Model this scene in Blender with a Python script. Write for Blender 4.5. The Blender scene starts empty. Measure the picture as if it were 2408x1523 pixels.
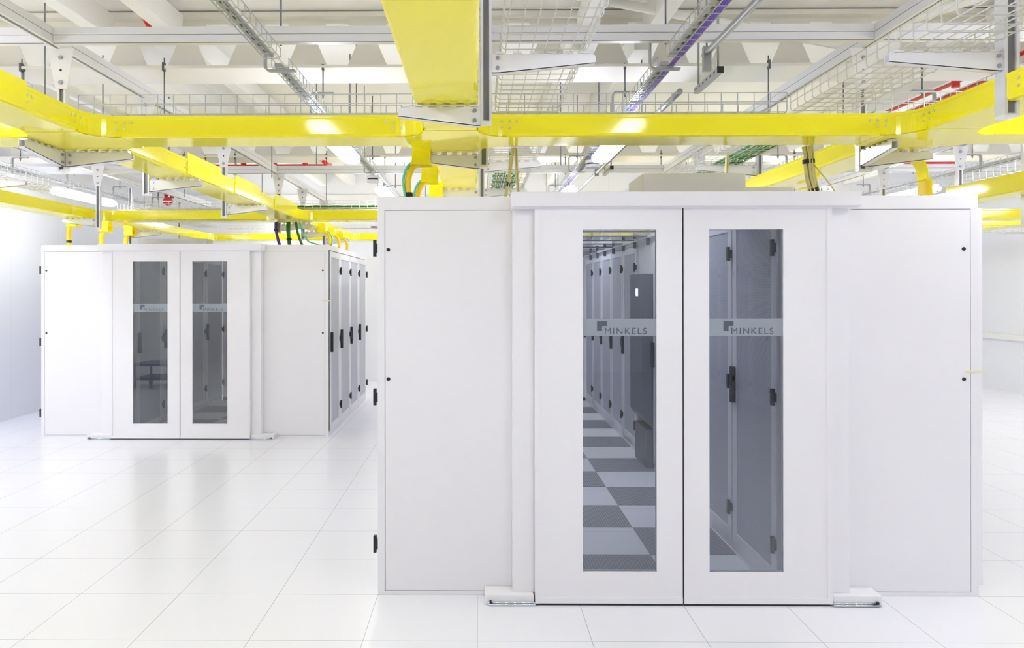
import bpy, math, random
from mathutils import Vector, Matrix
random.seed(7)
SC = bpy.context.scene
COL = SC.collection
PI = math.pi

# ------------------------------------------------------------------ camera
EYE = 1.84
YAW, PITCH, ROLL = 0.0107, -0.0011, 0.0010
FPX, CX, CY = 1779.9, 1102.5, 678.4
W, H = 2408.0, 1523.0
cd = bpy.data.cameras.new('camera')
cd.sensor_width = 36.0
cd.sensor_fit = 'HORIZONTAL'
cd.lens = FPX / W * 36.0
cd.shift_x = (W / 2 - CX) / W
cd.shift_y = (CY - H / 2) / W
cd.clip_start, cd.clip_end = 0.05, 100
cam = bpy.data.objects.new('camera', cd)
COL.objects.link(cam)
fw = Vector((-math.sin(YAW) * math.cos(PITCH), math.cos(YAW) * math.cos(PITCH), -math.sin(PITCH)))
r0 = Vector((math.cos(YAW), math.sin(YAW), 0))
u0 = r0.cross(fw)
rt = r0 * math.cos(ROLL) - u0 * math.sin(ROLL)
up = r0 * math.sin(ROLL) + u0 * math.cos(ROLL)
cam.matrix_world = Matrix(((rt.x, up.x, -fw.x, 0), (rt.y, up.y, -fw.y, 0), (rt.z, up.z, -fw.z, EYE), (0, 0, 0, 1)))
SC.camera = cam

# ------------------------------------------------------------------ world, exposure
wd = bpy.data.worlds.new('world')
SC.world = wd
wd.use_nodes = True
wd.node_tree.nodes['Background'].inputs[0].default_value = (0.9, 0.93, 1.0, 1)
wd.node_tree.nodes['Background'].inputs[1].default_value = 0.05
SC.view_settings.view_transform = 'Standard'
SC.view_settings.look = 'None'
SC.view_settings.gamma = 1
SC.view_settings.use_curve_mapping = False
SC.view_settings.exposure = 0.0
LAMP = 23.8            # emission of the ceiling battens
try:
    SC.cycles.diffuse_bounces = 8
    SC.cycles.max_bounces = 16
    SC.cycles.transparent_max_bounces = 16
    SC.cycles.sample_clamp_indirect = 6.0
except Exception:
    pass

# ------------------------------------------------------------------ materials
def lin(r, g, b):
    f = lambda c: c / 12.92 if c <= 0.04045 else ((c + 0.055) / 1.055) ** 2.4
    return (f(r / 255), f(g / 255), f(b / 255), 1)

def mat(name, rgb, rough=0.4, metal=0.0, spec=0.5, var=0.03, scale=6.0, coat=0.0):
    m = bpy.data.materials.new(name)
    m.use_nodes = True
    nt = m.node_tree
    b = nt.nodes['Principled BSDF']
    c = lin(*rgb)
    tc = nt.nodes.new('ShaderNodeTexCoord')
    no = nt.nodes.new('ShaderNodeTexNoise')
    no.inputs['Scale'].default_value = scale
    no.inputs['Detail'].default_value = 3
    nt.links.new(tc.outputs['Object'], no.inputs['Vector'])
    mx = nt.nodes.new('ShaderNodeMix')
    mx.data_type = 'RGBA'
    mx.inputs[6].default_value = (c[0] * (1 - var), c[1] * (1 - var), c[2] * (1 - var), 1)
    mx.inputs[7].default_value = (min(1, c[0] * (1 + var)), min(1, c[1] * (1 + var)), min(1, c[2] * (1 + var)), 1)
    nt.links.new(no.outputs['Fac'], mx.inputs[0])
    nt.links.new(mx.outputs[2], b.inputs['Base Color'])
    b.inputs['Roughness'].default_value = rough
    b.inputs['Metallic'].default_value = metal
    b.inputs['Specular IOR Level'].default_value = spec
    if coat:
        b.inputs['Coat Weight'].default_value = coat
        b.inputs['Coat Roughness'].default_value = 0.04
    return m

def math_node(nt, op, a, b=None, c=None):
    n = nt.nodes.new('ShaderNodeMath')
    n.operation = op
    for i, v in enumerate((a, b, c)):
        if v is None:
            continue
        if isinstance(v, (int, float)):
            n.inputs[i].default_value = v
        else:
            nt.links.new(v, n.inputs[i])
    return n.outputs[0]

def grid_mat(name, base, line, px, py, lw, ax=('X', 'Y'), ox=0.0, oy=0.0, rough=0.3, spec=0.5, noise=0.02, metal=0.0):
    """Base colour with thin straight lines every px / py along two object axes."""
    m = mat(name, base, rough, metal, spec, noise, 1.3)
    nt = m.node_tree
    b = nt.nodes['Principled BSDF']
    src = b.inputs['Base Color'].links[0].from_socket
    tc = nt.nodes.new('ShaderNodeTexCoord')
    sp = nt.nodes.new('ShaderNodeSeparateXYZ')
    nt.links.new(tc.outputs['Object'], sp.inputs[0])
    outs = []
    for a, p, o in ((ax[0], px, ox), (ax[1], py, oy)):
        if not p:
            continue
        t = math_node(nt, 'ADD', sp.outputs[a], 1000 * p - o + p / 2)
        t = math_node(nt, 'MODULO', t, p)
        t = math_node(nt, 'SUBTRACT', t, p / 2)
        t = math_node(nt, 'ABSOLUTE', t)
        outs.append(math_node(nt, 'LESS_THAN', t, lw / 2))
    f = outs[0] if len(outs) == 1 else math_node(nt, 'MAXIMUM', outs[0], outs[1])
    mx = nt.nodes.new('ShaderNodeMix')
    mx.data_type = 'RGBA'
    nt.links.new(f, mx.inputs[0])
    nt.links.new(src, mx.inputs[6])
    mx.inputs[7].default_value = lin(*line)
    nt.links.new(mx.outputs[2], b.inputs['Base Color'])
    return m

def glass_mat(name, tint, refl_rough=0.0, ior=1.5, frost=None):
    m = bpy.data.materials.new(name)
    m.use_nodes = True
    nt = m.node_tree
    nt.nodes.remove(nt.nodes['Principled BSDF'])
    out = nt.nodes['Material Output']
    tr = nt.nodes.new('ShaderNodeBsdfTransparent')
    tr.inputs[0].default_value = (*tint, 1)
    body = tr
    if frost:
        df = nt.nodes.new('ShaderNodeBsdfDiffuse')
        df.inputs[0].default_value = (*frost[0], 1)
        mf = nt.nodes.new('ShaderNodeMixShader')
        mf.inputs[0].default_value = frost[1]
        nt.links.new(tr.outputs[0], mf.inputs[1])
        nt.links.new(df.outputs[0], mf.inputs[2])
        body = mf
    gl = nt.nodes.new('ShaderNodeBsdfGlossy')
    gl.inputs['Roughness'].default_value = refl_rough
    fr = nt.nodes.new('ShaderNodeFresnel')
    fr.inputs[0].default_value = ior
    ms = nt.nodes.new('ShaderNodeMixShader')
    nt.links.new(fr.outputs[0], ms.inputs[0])
    nt.links.new(body.outputs[0], ms.inputs[1])
    nt.links.new(gl.outputs[0], ms.inputs[2])
    nt.links.new(ms.outputs[0], out.inputs[0])
    return m

def emit_mat(name, rgb, strength):
    m = bpy.data.materials.new(name)
    m.use_nodes = True
    nt = m.node_tree
    b = nt.nodes['Principled BSDF']
    b.inputs['Base Color'].default_value = (0.9, 0.9, 0.9, 1)
    b.inputs['Emission Color'].default_value = (*rgb, 1)
    b.inputs['Emission Strength'].default_value = strength
    return m

M = {
    'cab': mat('white_cabinet_paint', (245, 243, 246), 0.38, var=0.008),
    'door': mat('white_door_paint', (247, 245, 248), 0.34, var=0.006),
    'groove_grey': mat('dark_groove_grey', (92, 92, 98), 0.6),  # grey of clips and clamps, and of shade painted into grooves
    'black': mat('black_plastic', (34, 35, 40), 0.45),
    'perf': grid_mat('perforated_steel', (238, 238, 246), (160, 162, 176), 0.007, 0.007, 0.0026, ('Y', 'Z'), rough=0.45),
    'floor': grid_mat('white_floor_tiles', (243, 243, 249), (178, 178, 182), 0.6, 0.6, 0.0035, ('X', 'Y'), 0.0, 4.564 - 4.2, 0.22, 0.5, 0.008),
    'grille': grid_mat('floor_grille', (88, 90, 106), (172, 176, 186), 0.020, 0.020, 0.0034, ('X', 'Y'), rough=0.4),
    'tile': mat('plain_floor_tile', (226, 228, 230), 0.35, var=0.02),
    'wall': grid_mat('white_wall_panels', (240, 241, 246), (224, 225, 232), 1.2, 0, 0.006, ('X', 'Z'), rough=0.5, noise=0.006),
    'wally': grid_mat('white_side_wall_panels', (240, 241, 246), (224, 225, 232), 1.2, 0, 0.006, ('Y', 'Z'), rough=0.5, noise=0.006),
    'deck': mat('cream_roof_deck', (249, 248, 246), 0.55, var=0.01),
    'beam': mat('cream_beam_paint', (236, 233, 226), 0.5, var=0.01),
    'purlin': mat('white_purlin_paint', (240, 239, 236), 0.45, var=0.01),
    'alu': mat('anodised_profile', (226, 226, 230), 0.32, 0.25, var=0.015),
    'slot': mat('grey_slot', (128, 128, 134), 0.4, 0.6),
    'bracket': mat('white_bracket', (236, 235, 238), 0.3, 0.1, var=0.02),
    'bolt': mat('zinc_bolt', (168, 172, 184), 0.3, 0.8),
    'yellow': mat('yellow_raceway', (255, 241, 32), 0.09, spec=0.5, var=0.012),
    'yellow2': mat('yellow_tube', (246, 214, 18), 0.3, var=0.02),
    'rivet': mat('rivet', (226, 222, 214), 0.25, 0.5),
    'wire': mat('white_wire', (216, 216, 212), 0.3, 0.3),
    'zinc': mat('zinc_wire', (196, 200, 204), 0.3, 0.7),
    'galv': mat('galvanised_steel', (168, 170, 172), 0.38, 0.6, var=0.06, scale=30),
    'rod': mat('threaded_rod', (120, 124, 132), 0.4, 0.7),
    'green': mat('green_cable', (58, 148, 74), 0.45, var=0.1, scale=40),
    'dgreen': mat('dark_green_cable', (44, 116, 36), 0.45),
    'purple': mat('purple_cable', (116, 78, 196), 0.4),
    'dpurple': mat('dark_purple_cable', (88, 52, 150), 0.4),
    'turq': mat('turquoise_cable', (110, 214, 196), 0.4),
    'cream': mat('cream_cable', (222, 214, 150), 0.45, var=0.06, scale=50),
    'whitecable': mat('white_cable', (232, 232, 224), 0.45),
    'red': mat('red_pipe', (206, 34, 34), 0.35),
    'chrome': mat('chrome', (216, 222, 228), 0.12, 0.9, var=0.01),
    'cooler': mat('grey_cooler_paint', (112, 114, 124), 0.45),
    'screen': emit_mat('lit_screen', (0.85, 0.85, 1.0), 1.2),
    'lamp': emit_mat('lamp_diffuser', (0.83, 0.862, 1.0), LAMP),
    'glass': glass_mat('tinted_glass', (0.945, 0.972, 1.0), 0.0, 1.7),
    'roofglass': glass_mat('roof_glass', (0.97, 0.98, 0.99), 0.0, 1.15),
    'frost': glass_mat('frosted_band', (0.80, 0.84, 0.88), 0.25, 1.5, ((0.56, 0.62, 0.68), 0.52)),
    'letter': mat('grey_lettering', (92, 98, 112), 0.3),
    'blue': mat('blue_cart_paint', (52, 72, 128), 0.4),
    'signgreen': emit_mat('sign_green', (0.0, 0.45, 0.25), 0.9),
    'signwhite': emit_mat('sign_white', (0.9, 1.0, 0.95), 0.9),
    'detector': mat('white_detector', (228, 228, 236), 0.4),
    'tag': mat('pale_label', (236, 232, 190), 0.5),
    'redlabel': mat('red_label', (206, 70, 70), 0.5),
}

# ------------------------------------------------------------------ mesh builder
WL = {}

class MB:
    def __init__(self):
        self.v, self.f, self.s = [], [], []

    def box(self, x0, x1, y0, y1, z0, z1):
        n = len(self.v)
        self.v += [(x, y, z) for z in (z0, z1) for y in (y0, y1) for x in (x0, x1)]
        for q in ((0, 2, 3, 1), (4, 5, 7, 6), (0, 1, 5, 4), (2, 6, 7, 3), (0, 4, 6, 2), (1, 3, 7, 5)):
            self.f.append(tuple(n + i for i in q))
            self.s.append(False)
        return self

    def tube(self, pts, r, n=6, closed=False):
        P = [Vector(p) for p in pts]
        N = len(P)
        rings = []
        ref = None
        for i, p in enumerate(P):
            if closed:
                t = (P[(i + 1) % N] - P[i - 1]).normalized()
            else:
                a = P[max(0, i - 1)]
                b = P[min(N - 1, i + 1)]
                t = (b - a).normalized()
            if ref is None:
                ref = Vector((0, 0, 1)) if abs(t.z) < 0.9 else Vector((1, 0, 0))
            u = (ref - t * ref.dot(t))
            if u.length < 1e-6:
                u = Vector((1, 0, 0)).cross(t)
            u.normalize()
            w = t.cross(u)
            ref = u
            k = len(self.v)
            for j in range(n):
                a = 2 * PI * j / n + PI / n
                q = p + u * (r * math.cos(a)) + w * (r * math.sin(a))
                self.v.append(tuple(q))
            rings.append(k)
        m = N if closed else N - 1
        for i in range(m):
            a, b = rings[i], rings[(i + 1) % N]
            for j in range(n):
                self.f.append((a + j, a + (j + 1) % n, b + (j + 1) % n, b + j))
                self.s.append(n > 4)
        if not closed:
            self.f.append(tuple(rings[0] + j for j in reversed(range(n))))
            self.f.append(tuple(rings[-1] + j for j in range(n)))
            self.s += [False, False]
        return self

    def cyl(self, p0, p1, r, n=12):
        return self.tube([p0, p1], r, n)

    def prism(self, poly, axis, a0, a1):
        """poly: 2-D points; axis 'x','y','z' = extrusion axis; the other two axes in order."""
        def P(u, w, a):
            return {'x': (a, u, w), 'y': (u, a, w), 'z': (u, w, a)}[axis]
        n = len(self.v)
        k = len(poly)
        self.v += [P(u, w, a0) for u, w in poly] + [P(u, w, a1) for u, w in poly]
        self.f.append(tuple(n + i for i in range(k)))
        self.f.append(tuple(n + k + i for i in reversed(range(k))))
        self.s += [False, False]
        for i in range(k):
            j = (i + 1) % k
            self.f.append((n + i, n + k + i, n + k + j, n + j))
            self.s.append(False)
        return self

    def quad(self, a, b, c, d):
        n = len(self.v)
        self.v += [a, b, c, d]
        self.f.append((n, n + 1, n + 2, n + 3))
        self.s.append(False)
        return self

    def build(self, name, m, parent=None, loc=None, bevel=0.0):
        me = bpy.data.meshes.new(name)
        if parent is not None:
            o0 = WL.get(parent.name, Vector())
        else:
            if loc is None:
                xs = [p[0] for p in self.v]; ys = [p[1] for p in self.v]; zs = [p[2] for p in self.v]
                loc = ((min(xs) + max(xs)) / 2, (min(ys) + max(ys)) / 2, min(zs))
            o0 = Vector(loc)
        me.from_pydata([(p[0] - o0.x, p[1] - o0.y, p[2] - o0.z) for p in self.v], [], self.f)
        me.polygons.foreach_set('use_smooth', self.s)
        me.materials.append(m)
        me.update()
        import bmesh
        bm = bmesh.new()
        bm.from_mesh(me)
        bmesh.ops.recalc_face_normals(bm, faces=bm.faces)
        bm.to_mesh(me)
        bm.free()
        o = bpy.data.objects.new(name, me)
        COL.objects.link(o)
        if parent is not None:
            o.parent = parent
            WL[o.name] = o0
        else:
            o.location = o0
            WL[o.name] = o0
        if bevel:
            md = o.modifiers.new('bevel', 'BEVEL')
            md.width = bevel
            md.segments = 2
            md.limit_method = 'ANGLE'
        return o

def tag(o, label, cat, group=None):
    o['label'] = label
    o['category'] = cat
    if group:
        o['group'] = group
    return o

def thing(name, loc, label, cat, group=None):
    o = bpy.data.objects.new(name, None)
    o.empty_display_size = 0.1
    COL.objects.link(o)
    o.location = loc
    WL[o.name] = Vector(loc)
    return tag(o, label, cat, group)

def struct(o):
    o['kind'] = 'structure'
    return o

def dup(root, loc, label=None, group=None, rot=None):
    def cp(o, par):
        c = o.copy()
        COL.objects.link(c)
        if par is not None:
            c.parent = par
        for ch in o.children:
            cp(ch, c)
        return c
    c = cp(root, None)
    c.location = loc
    if rot is not None:
        c.rotation_euler = (0, 0, rot)
    if label:
        c['label'] = label
    if group:
        c['group'] = group
    return c

def arc(cx, cz, r, a0, a1, n):
    return [(cx + r * math.cos(a0 + (a1 - a0) * i / n), cz + r * math.sin(a0 + (a1 - a0) * i / n)) for i in range(n + 1)]

ORD = ['first', 'second', 'third', 'fourth', 'fifth', 'sixth', 'seventh', 'eighth', 'ninth', 'tenth', 'eleventh', 'twelfth', 'thirteenth', 'fourteenth']

# ------------------------------------------------------------------ room shell
XL, XR, YB, YF = -6.65, 9.5, 15.1, -8.0
ZDECK = 4.16
Y0 = 4.564           # front plane of the near enclosure, on a floor tile joint
Y1 = 9.41            # front plane of the far enclosure
struct(MB().box(XL, XR, YF, YB, -0.06, 0).build('floor', M['floor'], loc=(0, 4.2, 0)))
struct(MB().box(XL - .1, XR + .1, YF - .1, YB + .1, ZDECK, ZDECK + .1).build('ceiling', M['deck']))
struct(MB().box(XL - .1, XL, YF, YB, -0.06, ZDECK).build('wall_left', M['wally']))
struct(MB().box(XR, XR + .1, YF, YB, -0.06, ZDECK).build('wall_right', M['wally']))
struct(MB().box(XL - .1, XR + .1, YB, YB + .1, -0.06, ZDECK).build('wall_back', M['wall']))
struct(MB().box(XL - .1, XR + .1, YF - .1, YF, -0.06, ZDECK).build('wall_front', M['wall']))
struct(MB().box(XR - .07, XR, YF, YB, .93, 1.03).build('trim_1', M['purlin'], bevel=.01))
struct(MB().box(XL, XR, YB - .06, YB, 3.60, 3.72).build('trim_2', M['purlin']))

# ------------------------------------------------------------------ roof beams
def castellated(yc, label):
    t = thing('castellated_beam', (0, yc, 3.64), label, 'beam', 'castellated roof beams')
    MB().box(XL, XR, yc - .235, yc + .235, 3.64, 3.662).build('bottom_flange', M['beam'], t)
    MB().box(XL, XR, yc - .10, yc + .10, 4.105, 4.145).build('top_flange', M['beam'], t)
    MB().box(XL, XR, yc - .04, yc + .04, 4.145, ZDECK).build('packer', M['beam'], t)
    b = MB()
    zc, hh = 3.905, .174
    z0, z1 = 3.662, 4.105
    p = .507
    k0 = int((XL + 2.694) / p) - 1
    for k in range(k0, 30):
        cx = -2.694 + k * p
        if cx - p / 2 < XL or cx + p / 2 > XR:
            continue
        hx = [(cx - .165, zc), (cx - .09, zc + hh), (cx + .09, zc + hh), (cx + .165, zc), (cx + .09, zc - hh), (cx - .09, zc - hh)]
        rx = [(cx - p / 2, zc), (cx - p / 2, z1), (cx + p / 2, z1), (cx + p / 2, zc), (cx + p / 2, z0), (cx - p / 2, z0)]
        for i in range(6):
            j = (i + 1) % 6
            for y in (yc - .007, yc + .007):
                b.quad((rx[i][0], y, rx[i][1]), (rx[j][0], y, rx[j][1]), (hx[j][0], y, hx[j][1]), (hx[i][0], y, hx[i][1]))
            b.quad((hx[i][0], yc - .007, hx[i][1]), (hx[j][0], yc - .007, hx[j][1]), (hx[j][0], yc + .007, hx[j][1]), (hx[i][0], yc + .007, hx[i][1]))
    b.build('web', M['beam'], t)
    return t
castellated(2.22, 'cream castellated steel beam overhead in front of the near enclosure')
castellated(6.36, 'cream castellated steel beam with hexagonal holes, nearest one above the glass doors')
castellated(10.50, 'cream castellated steel beam, second one back, over the far enclosure front')

for i, (x, w) in enumerate(((-5.4, .12), (-4.85, .12), (-3.05, .13), (-2.48, .13), (.88, .12), (1.42, .13), (4.2, .12), (4.75, .12), (7.3, .12))):
    for j, (ya, yb2) in enumerate(((2.5, 6.2), (6.52, 10.34), (10.66, 15.04))):
        tag(MB().box(x - w / 2, x + w / 2, ya, yb2, 3.90, 4.1).build('roof_purlin', M['purlin'], bevel=.008),
            'white roof purlin, %s from the lavender side wall, %s roof bay' % (ORD[i], ('nearest', 'middle', 'farthest')[j]), 'purlin', 'roof purlins')
tag(MB().tube([(.70, 5.6, 4.02), (3.0, 6.15, 3.80)], .035, 8).build('brace_tube', M['purlin']), 'white diagonal brace tube dropping toward the beam above the wire basket', 'brace')
tag(MB().tube([(4.1, 5.2, 4.05), (3.06, 6.05, 3.85)], .035, 8).build('brace_tube', M['purlin']), 'white diagonal brace tube beside the purple cable tray', 'brace')
tag(MB().tube([(-1.6, 10.2, 3.75), (.2, 8.0, 4.1)], .035, 8).build('brace_tube', M['purlin']), 'white diagonal brace tube behind the nearest castellated beam', 'brace')

# ------------------------------------------------------------------ server racks
def rack(loc, rows, label, group, near_front, near_rear, end=0, lock_x=None, gap=0, proud=0):
    """Rack 0.8 wide (y) and 1.2 deep (x). +x doors = 'front', -x doors = 'rear'. near_*: handle at the low-y end."""
    x, y, z = loc
    t = thing('server_rack', loc, label, 'rack', group)
    b = MB()
    b.box(x - .566, x + .566, y + (.012 if end else .002), y + .798, 0, 2.335)
    b.box(x - .6, x + .6, y + .0, y + .80, 2.335, 2.40)
    b.box(x - .59, x + .59, y + .012, y + .798, 0, .055)
    b.build('frame', M['cab'], t)
    for s, near, nm in ((1, near_front, 'front_door'), (-1, near_rear, 'rear_door')):
        o = x + (proud if s > 0 else 0)
        xa, xb = sorted((o + s * .572, o + s * .600))
        b = MB()
        ya, yb2 = y + .014 + (gap if s > 0 else 0), y + .786
        if gap and s > 0:
            MB().box(xa, xa + .02, y + .014, ya - .006, .065, 2.325).build('gap_shade_strip', M['black'], t)  # black strip paints the dark recess beside the first door
        b.box(xa, xb, ya, ya + .075, .065, 2.325).box(xa, xb, yb2 - .075, yb2, .065, 2.325)
        b.box(xa, xb, ya + .075, yb2 - .075, .065, .14).box(xa, xb, ya + .075, yb2 - .075, 2.25, 2.325)
        d = b.build(nm, M['door'], t)
        xp = sorted((o + s * .576, o + s * .594))
        MB().box(xp[0], xp[1], ya + .075, yb2 - .075, .14, 2.25).build('perforated_panel', M['perf'], d)
        hy = ya + .04 if near else yb2 - .04
        xh = sorted((o + s * .600, o + s * (.608 if proud and s > 0 else .632)))
        MB().box(xh[0], xh[1], hy - .02, hy + .02, 1.05, 1.30).build('handle', M['black'], d, bevel=.004)
        gy = yb2 if near else ya
        for hz in (.30, 1.19, 2.09):
            hb = MB()
            xg = sorted((x + s * .597, x + s * .612))
            hd = -1 if near else 1
            hb.box(xg[0], xg[1], *sorted((gy + hd * .03, gy - hd * .012)), hz - .028, hz + .028)
            xg2 = sorted((x + s * .610, x + s * .628))
            hb.box(xg2[0], xg2[1], *sorted((gy + hd * .022, gy - hd * .006)), hz - .05, hz + .05)
            hb.build('hinge', M['black'], d)
        MB().box(*sorted((x + s * .5665, x + s * .570)), y + .013, y + .797, .06, 2.332).build('groove_grey', M['groove_grey'], t)  # dark sheet behind the door stands in for shade in its gaps
    if proud:
        MB().box(x + .568, x + .606, y + .016, y + .79, .07, 2.32).build('door_seal', M['perf'], t)
    if end:
        b = MB()
        b.box(x - .6, x - .557, y, y + .012, 0, 2.335).box(x + .557, x + .6, y, y + .012, 0, 2.335)
        b.box(x - .557, x + .557, y, y + .012, 0, .024).box(x - .557, x + .557, y, y + .012, 2.32, 2.335)
        b.build('side_frame', M['cab'], t)
        MB().box(x - .56, x + .56, y + .008, y + .0125, .02, 2.325).build('groove_grey', M['groove_grey'], t)  # dark strip puts shadow-gap darkness into the panel groove
        sp = MB().box(x - .5535, x + .5535, y + .0005, y + .0118, .0275, 2.3165).build('side_panel', M['cab'], t)
        for zz in (2.08, 1.30):
            MB().cyl((x + lock_x, y - .003, zz), (x + lock_x, y + .002, zz), .0115, 20).build('lock', M['black'], sp)
    return t

NR = 10
# near enclosure: left row (only its end shows) and right row (seen through the glass)
rack((0, Y0, 0), 1, 'white end rack with side panel and two black locks, left of the near glass doors', 'end racks', False, False, -1, -.535)
hid = rack((0, Y0 + .8, 0), 1, 'white server rack standing behind the end rack left of the near glass doors', 'racks hidden behind the near end rack', False, False)
for k in range(2, NR):
    dup(hid, (0, Y0 + .8 * k, 0))
rack((2.4, Y0, 0), 1, 'white end rack with side panel and two black locks, right of the near glass doors', 'end racks', True, False, 1, .515, 0, .034)
r2 = rack((2.4, Y0 + .8, 0), 1, 'white rack with perforated door, second along the aisle behind the near right glass', 'racks along the near aisle', False, False)
for k in range(2, NR):
    if k == 4:
        continue
    side = 'before the dark grey cooler' if k < 4 else 'beyond the dark grey cooler'
    q = k - 1 if k < 4 else k - 5
    names = {2: 'next but one before the dark grey cooler', 3: 'directly before the dark grey cooler', 5: 'directly beyond the dark grey cooler', 6: 'second beyond the dark grey cooler',
             7: 'third beyond the dark grey cooler', 8: 'fourth beyond the dark grey cooler', 9: 'last one beyond the dark grey cooler'}
    dup(r2, (2.4, Y0 + .8 * k, 0), 'white perforated rack in the near aisle, ' + names[k])
# row cooler in the right row
cy = Y0 + 3.2
t = thing('row_cooler', (2.4, cy, 0), 'dark grey cooling unit standing out from the rack row behind the near left glass', 'cooler')
MB().box(1.82, 2.98, cy + .004, cy + .796, 0, 2.0).build('cabinet', M['cooler'], t)
MB().box(1.82, 2.98, cy + .004, cy + .796, 2.0, 2.4).build('filler_panel', M['cab'], t)
hood = MB().prism([(1.82, .40), (1.72, .50), (1.69, .55), (1.69, 2.0), (1.82, 2.0)], 'y', cy + .01, cy + .60).build('hood', M['cooler'], t)
MB().box(1.686, 1.691, cy + .20, cy + .30, 1.77, 1.85).build('display', M['screen'], hood)
MB().box(1.74, 1.82, cy + .02, cy + .59, 0, .40).build('base_panel', M['cooler'], t)

# far enclosure
XF = -3.65
rack((XF - 1.2, Y1, 0), 1, 'white end rack with plain side panel beside the lavender side wall', 'end racks', True, False, -1, -.535)
lr = rack((XF - 1.2, Y1 + .8, 0), 1, 'white rack with perforated door, second in the far aisle behind the glass', 'racks along the far aisle', True, False)
for k, s in ((2, 'third'), (3, 'fourth and last')):
    dup(lr, (XF - 1.2, Y1 + .8 * k, 0), 'white rack with perforated door, %s in the far aisle behind the glass' % s)
rack((XF + 1.2, Y1, 0), 1, 'white end rack showing side panel and perforated door at the far enclosure corner', 'end racks', True, False, 1, .53, .10)
rr = rack((XF + 1.2, Y1 + .8, 0), 1, 'white rack with perforated door and black handle, second from the far enclosure corner', 'racks along the far passage', True, False)
for k, s in ((2, 'third'), (3, 'fourth and last')):
    dup(rr, (XF + 1.2, Y1 + .8 * k, 0), 'white rack with perforated door and black handle, %s from the far enclosure corner' % s)
# row behind the photographer, seen only as a reflection in the right-hand glass
mr = rack((5.05, -2.7, 0), 1, 'white rack with perforated door seen only mirrored in the near right glass', 'mirrored racks', False, False)
for k in range(1, 5):
    dup(mr, (5.05, -2.7 - .8 * k, 0))

# ------------------------------------------------------------------ enclosure fronts
def text_mesh(body, size, x, y, z, name, m, parent):
    cu = bpy.data.curves.new('lettering', 'FONT')
    cu.body = body
    cu.size = size
    cu.space_character = 1.22
    cu.extrude = .0006
    cu.resolution_u = 4
    ob = bpy.data.objects.new('lettering', cu)
    COL.objects.link(ob)
    bpy.context.view_layer.update()
    me = bpy.data.meshes.new_from_object(ob.evaluated_get(bpy.context.evaluated_depsgraph_get()))
    COL.objects.unlink(ob)
    bpy.data.objects.remove(ob)
    o0 = WL[parent.name]
    for v in me.vertices:
        cx, cz, cyy = v.co.x, v.co.y, v.co.z
        v.co = (x + cx - o0.x, y - cyy - o0.y, z + cz - o0.z)
    me.materials.clear()
    me.materials.append(m)
    o = bpy.data.objects.new(name, me)
    COL.objects.link(o)
    o.parent = parent
    WL[o.name] = o0
    return o

def sliding_door(xa, xb, wa, wb, yf, label, outer):
    ya, yb2 = yf - .144, yf - .104
    t = thing('sliding_door', ((xa + xb) / 2, (ya + yb2) / 2, 0), label, 'door', 'glazed sliding doors')
    z0, z1, w0, w1 = .012, 2.318, .195, 2.188
    b = MB()
    b.box(xa, wa, ya, yb2, z0, z1).box(wb, xb, ya, yb2, z0, z1)
    b.box(wa, wb, ya, yb2, z0, w0).box(wa, wb, ya, yb2, w1, z1)
    b.build('leaf', M['door'], t)
    g = MB().box(wa, wb, ya + .012, ya + .018, w0, w1).build('glass_pane', M['glass'], t)
    MB().box(wa, wb, ya + .0095, ya + .0105, 1.567, 1.669).build('frosted_band', M['frost'], g)
    lx = wa + .085
    lb = MB()
    lb.box(lx, lx + .029, ya + .0083, ya + .0092, 1.597, 1.654).box(lx + .029, lx + .058, ya + .0083, ya + .0092, 1.626, 1.654)
    lb.build('emblem', M['letter'], g)
    text_mesh('MINKELS', .0545, lx + .042, ya + .0092, 1.5785, 'lettering', M['letter'], g)
    s = MB()
    if outer < 0:
        s.box(xa - .006, xa + .022, ya - .006, yb2, z0, z1)
    else:
        s.box(xb - .022, xb + .006, ya - .006, yb2, z0, z1)
    s.build('edge_profile', M['door'], t)
    MB().box(xa, xb, ya - .005, ya, z0, z0 + .034).build('bottom_profile', M['door'], t)
    MB().box(xa, xb, ya - .002, yb2, .001, .012).build('bottom_seal', M['black'], t)
    MB().box(*((xb, xb + .003) if outer < 0 else (xa - .003, xa)), ya + .004, yb2, z0, z1).build('edge_seal', M['black'], t)
    return t

for rk, xa, xb, yy, zz in ((bpy.data.objects['server_rack.010'], 2.92, 3.035, Y0 - .003, 1.345), (bpy.data.objects['server_rack.023'], XF + 1.72, XF + 1.83, Y1 - .003, 1.70)):
    MB().box(xa, xb, yy, yy + .003, zz - .006, zz + .006).build('strap', M['tag'], rk)

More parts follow.
